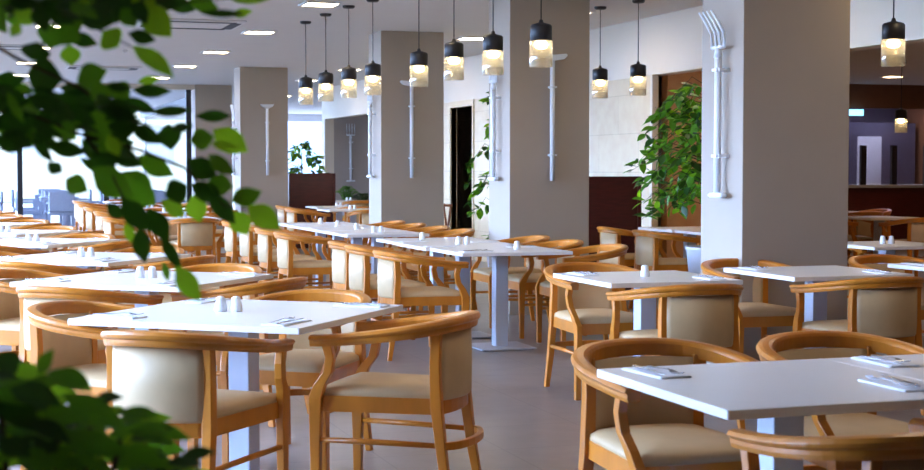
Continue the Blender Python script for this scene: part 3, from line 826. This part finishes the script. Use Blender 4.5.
for k in range(95):                                              # darker mass in front of the back windows
    x0 = rnd.uniform(-20, 118); y0 = rnd.uniform(84, 160); an = rnd.gauss(.25, .5); Lp = rnd.uniform(22, 36); d = D0 + rnd.uniform(-.25, .35)
    if y0 > 140 and x0 < 75: continue
    leaf_geo(fo, pxl(x0, y0, d), pxl(x0 + Lp * math.cos(an), y0 + Lp * math.sin(an), d + rnd.uniform(-.03, .03)), rnd.uniform(9, 16) / F_PX * d, -ray(x0, y0) + rv() * .7, rnd.choices([0, 1, 2], (8, 2, .3))[0], curl=.1)
for k in range(70):                                              # more leaves off to the side and above the frame
    x0 = rnd.uniform(-320, -30); y0 = rnd.uniform(-120, 190); an = rnd.uniform(-.3, 2.2); d = D0 + rnd.uniform(-.35, .35)
    b = pxl(x0, y0, d); e = pxl(x0 + 36 * math.cos(an), y0 + 30 * math.sin(an), d)
    leaf_geo(fo, b, e, 17 / F_PX * d, -ray(x0, y0) + rv() * .7, rnd.choices([0, 1, 2], (6, 3, 1))[0])
fo2 = fo
br = MB()
loc = Vector((-1.05, 2.15, 0))
strands = [[(-330, 10), (-120, -20), (10, -4), (60, 12), (120, 4), (190, 2), (235, -2)], [(-120, -20), (20, 60), (80, 88), (112, 110), (135, 122), (170, 128)], [(-200, 60), (-40, 105), (40, 118), (85, 136), (108, 165), (122, 196), (146, 220), (162, 240), (176, 268)],
           [(85, 136), (140, 150), (185, 168), (205, 190), (225, 206), (247, 210)], [(60, 12), (45, 40), (34, 62)], [(60, 12), (100, 30), (134, 48)], [(112, 100), (150, 112)], [(-60, 80), (10, 92), (60, 100)]]
for s_ in strands:
    pts = [pxl(x, y, D0 + .02 + .04 * math.sin(i * 2.1)) for i, (x, y) in enumerate(s_)]
    n = len(pts); br.tube(pts, [.0030 - .0022 * i / (n - 1) for i in range(n)], 6)
tr = [Vector((-1.05, 2.15, .4)), Vector((-1.02, 2.12, .9)), Vector((-1.0, 2.1, 1.35))]
a0 = pxl(-330, 10, D0 + .02); a1 = pxl(-200, 60, D0 + .02)
br.tube(tr + [a0], [.022, .018, .014, .007], 8); br.tube([tr[2], a1], [.011, .006], 7)
def local(mb, loc):
    mb.v = [tuple(Vector(v) - loc) for v in mb.v]; return mb
local(br, loc).build('branch', M['bark'], t); local(fo, loc).build('foliage', LM, t)
pot(t, .22, .42)

# --- foreground shrub, lower left
rnd = random.Random(33)
outline = [(-60, 340), (0, 356), (30, 352), (60, 372), (90, 388), (125, 402), (160, 416), (182, 440), (205, 462), (215, 490)]
def top_y(x):
    for (xa, ya), (xb, yb) in zip(outline, outline[1:]):
        if xa <= x <= xb: return ya + (yb - ya) * (x - xa) / (xb - xa)
    return 520
ctr = atd(30, 520, 1.75)
loc = Vector((ctr.x, ctr.y, 0))
t = empty('leafy_shrub', loc); tag(t, 'blurred dark green shrub close at the lower left corner', 'shrub')
fo = MB()
Ls = [(38,374,52,350,13,1),(48,372,92,388,26,1),(0,352,16,372,22,0),(62,394,128,426,24,1),(118,412,160,414,16,1),(140,424,190,438,15,1),(178,458,214,450,15,0),(10,388,60,402,26,0),(50,428,94,450,17,1),(70,430,130,452,16,1),(92,400,122,396,14,0),(-5,394,40,430,26,0),(30,420,70,440,18,0),(18,452,52,470,24,1),(120,448,165,466,22,1),(130,440,172,425,14,0),(0,440,30,455,22,0)]
for (x0, y0, x1, y1, w, tone) in Ls:
    d = 1.62 + rnd.uniform(-.05, .05)
    leaf_geo(fo, pxl(x0, y0, d), pxl(x1, y1, d - .02), w / F_PX * d * 1.15, -ray(x0, y0) + Vector((0, 0, .5)) + rv() * .3, tone, curl=.1)
for k in range(330):
    x0 = rnd.uniform(-110, 195); ty = top_y(x0 + 22) if x0 > -60 else 345
    y0 = ty + 14 + abs(rnd.gauss(0, 1)) * 60
    an = rnd.uniform(-.5, 1.2); Lp = rnd.uniform(30, 54); d = 1.75 + rnd.uniform(-.15, .42)
    leaf_geo(fo, pxl(x0, y0, d), pxl(x0 + Lp * math.cos(an), y0 + Lp * math.sin(an) * .6, d + rnd.uniform(-.04, .04)), rnd.uniform(15, 24) / F_PX * d, -ray(x0, y0) + Vector((0, 0, .9)) + rv() * .6, rnd.choices([0, 1, 2], (3, 6, 1.2))[0])
br = MB()
for k in range(9):
    x1 = -60 + 30 * k; e = pxl(x1, (top_y(x1) if x1 > -60 else 345) + 40, 1.75)
    br.tube([loc + Vector((0, 0, .5)), (loc + Vector((0, 0, .5))).lerp(e, .5) + Vector((0, 0, .05)), e], [.008, .006, .003], 6)
br.tube([loc + Vector((0, 0, .36)), loc + Vector((0, 0, .52))], [.02, .016], 8)
local(br, loc).build('branch', M['bark'], t); local(fo, loc).build('foliage', LM, t)
pot(t, .2, .42)

# ------------------------------------------------------------------ kitchen counter at right
t = empty('serving_counter', (14.0, 21.6, 0)); tag(t, 'long dark wooden serving counter with grey stone top at right', 'counter')
MB().box(-3.8, 2.95, 0, .7, 0, 1.04).build('counter_front', M['darkwood'], t)
MB().box(-3.85, 2.97, -.08, .75, 1.04, 1.09).build('countertop', M['counter'], t)
struct('wall_kitchen', MB().box(9.7, AR, 24.6, 24.8, 0, 2.78), M['kitchen'])
struct('wall_fascia', MB().box(9.7, AR, 21.9, 22.05, 2.38, 2.78), M['brownwall'])
gp = MB()
o = tag(MB().box(10.2, 16.9, 21.87, 21.89, 1.10, 2.38).build('glass_screen', M['kglass']), 'tinted glass screen above the serving counter', 'glass screen')
for x in (11.2, 12.8, 14.35, 14.95, 15.6):
    MB().box(x, x + .10, 21.85, 21.91, 1.09, 1.75).build('clamp', M['black'], o)
t = empty('kitchen_cabinet', (15.95, 24.2, 0)); tag(t, 'grey steel cabinet with a bright panel behind the kitchen glass', 'cabinet')
MB().box(-.9, .9, -.3, .38, 0, 2.2).build('body', M['kitchen'], t)
MB().box(-.35, .15, -.33, -.30, .9, 1.95).build('door', M['base'], t)
p = atb(853, 107, 21.9)
MB().box(p.x - .16, p.x + .16, 21.83, 21.87, 2.25, 2.35).build('light_bar', M['bluebar'], o)
p = atz(893, 76, 2.78)
t = empty('downlight', (p.x, p.y, 2.78)); tag(t, 'round warm downlight in the ceiling before the kitchen', 'downlight')
MB().lathe([(.15, 0), (.15, -.02), (.19, -.02), (.2, 0)], 28, cap=False).build('ring', M['vent'], t)
MB().lathe([(0, -.008), (.15, -.008)], 28, cap=False).build('lens', M['down'], t)

for k, x in enumerate((10.6, 12.4, 14.2, 16.0)):  # fill lights added to brighten the dark kitchen
    t = empty('ceiling_light', (x, 23.2, 2.78)); tag(t, 'added cool square fill light over the kitchen, %s from the left' % ordn[k], 'ceiling light', 'added kitchen fill lights')
    MB().box(-.3, .3, -.3, .3, -.03, 0).build('housing', M['vent'], t)
    MB().box(-.27, .27, -.27, .27, -.036, -.0305).build('diffuser', M['kfill'], t)
for k, (x, y) in enumerate(((8.9, 13.9), (12.5, 13.0), (9.6, 9.0), (13.0, 9.0), (14.0, 17.5))):  # extra downlights added to brighten the tan wall and right-hand room
    t = empty('downlight', (x, y, 2.78)); tag(t, 'added round warm downlight in the right-hand room, %s one' % ordn[k], 'downlight')
    MB().lathe([(.15, 0), (.15, -.02), (.19, -.02), (.2, 0)], 28, cap=False).build('ring', M['vent'], t)
    MB().lathe([(0, -.008), (.15, -.008)], 28, cap=False).build('lens', M['down'], t)

# ------------------------------------------------------------------ outside: terrace, furniture, buildings
struct('ground_terrace', MB().box(-40, 60, BD + .2, 110, -.25, -.02).box(-40, PIER1 - .2, BB + .2, BD + .2, -.25, -.02)
       , M['terrace'])
struct('ground_dark_unseen', MB().box(-60, AL - .2, -30, BB + .2, -.25, -.02), M['side_ground'])  # unseen ground, added dark to cut light bouncing up to the ceiling
def out_chair():
    t = empty('terrace_chair', (0, 0, 0))
    MB().rbox(-.27, .27, -.26, .26, .36, .44, .04).build('seat', M['outgrey'], t)
    b = MB(); b.rbox(-.27, .27, -.30, -.24, .44, .86, .025); b.build('backrest', M['outgrey'], t)
    for sx in (-1, 1):
        MB().box(sx * .27 - .025, sx * .27 + .025, -.26, .24, .60, .64).build('armrest', M['outgrey'], t)
        for y in (-.24, .22): MB().box(sx * .25 - .02, sx * .25 + .02, y - .02, y + .02, 0, .60 if y > 0 else .40).build('leg', M['outgrey'], t)
    return t
def out_table():
    t = empty('terrace_table', (0, 0, 0))
    MB().rbox(-.4, .4, -.4, .4, .71, .74, .02).build('tabletop', M['outgrey'], t)
    for x in (-.34, .34):
        for y in (-.34, .34): MB().box(x - .025, x + .025, y - .025, y + .025, 0, .71).build('leg', M['outgrey'], t)
    return t
k = 0
for r_, bb in enumerate((34.0, 37.0)):
    for c_, aa in enumerate((-2.2, -.1, 2.0, 4.1)):
        o = proto('otab', out_table); o.location = (aa, bb, 0); nmr = ['front', 'back'][r_]
        tag(o, 'grey terrace table outside the window, %s in the %s row' % (ordn[c_], nmr), 'terrace table', 'terrace tables')
        for s_, (dx, dy, an) in enumerate(((0, -.62, 0), (0, .62, 180), (-.62, 0, -90), (.62, 0, 90))):
            o = proto('ochair', out_chair); o.location = (aa + dx, bb + dy, 0); o.rotation_euler.z = R(an)
            tag(o, 'grey terrace chair outside, %s side of the %s table in the %s row' % (['near', 'far', 'left', 'right'][s_], ordn[c_], nmr), 'terrace chair', 'terrace chairs')
tag(MB().rbox(2.94, 3.16, 33.7, 33.92, -.02, 2.0, .03).build('terrace_post', M['white_metal']), 'pale square post standing on the terrace outside', 'post')
def building(loc, w, d, h, label, rows, cols):
    t = empty('building', loc); tag(t, label, 'building')
    MB().box(-w / 2, w / 2, 0, d, 0, h).build('wall', M['facade'], t)
    MB().box(-w / 2 - .3, w / 2 + .3, -.3, d + .3, h, h + .35).build('roof', M['facade'], t)
    for r_ in range(rows):
        for c_ in range(cols):
            x = -w / 2 + w * (c_ + .5) / cols; z = h * (r_ + .35) / rows
            MB().box(x - .6, x + .6, -.06, .0, z, z + 1.5).build('window', M['facade_win'], t)
building((5, 62, 0), 13, 10, 4.4, 'pale beige building beyond the terrace at left', 1, 5)
building((30, 72, 0), 13, 10, 5, 'low beige building farther beyond the terrace', 1, 4)

# ------------------------------------------------------------------ light
w = bpy.data.worlds.new('world'); S.world = w; w.use_nodes = True
bg = w.node_tree.nodes['Background']; bg.inputs['Color'].default_value = (.38, .57, 1, 1)
wn = w.node_tree                       # hazy sky, brightest low toward the back left
tc = wn.nodes.new('ShaderNodeTexCoord'); dp = wn.nodes.new('ShaderNodeVectorMath'); dp.operation = 'DOT_PRODUCT'
dp.inputs[1].default_value = Vector((-.86, .48, .15)).normalized()
wn.links.new(tc.outputs['Generated'], dp.inputs[0])
mr = wn.nodes.new('ShaderNodeMapRange'); mr.inputs['From Min'].default_value = .3; mr.inputs['From Max'].default_value = 1
mr.inputs['To Min'].default_value = 5; mr.inputs['To Max'].default_value = 66
wn.links.new(dp.outputs['Value'], mr.inputs['Value']); wn.links.new(mr.outputs['Result'], bg.inputs['Strength'])
sd = bpy.data.lights.new('sun', 'SUN'); sd.energy = 4.5; sd.angle = R(.6); sd.color = (1, .94, .84)
so = bpy.data.objects.new('sun', sd); COL.objects.link(so); so.rotation_euler = (R(-28), R(-12), 0)
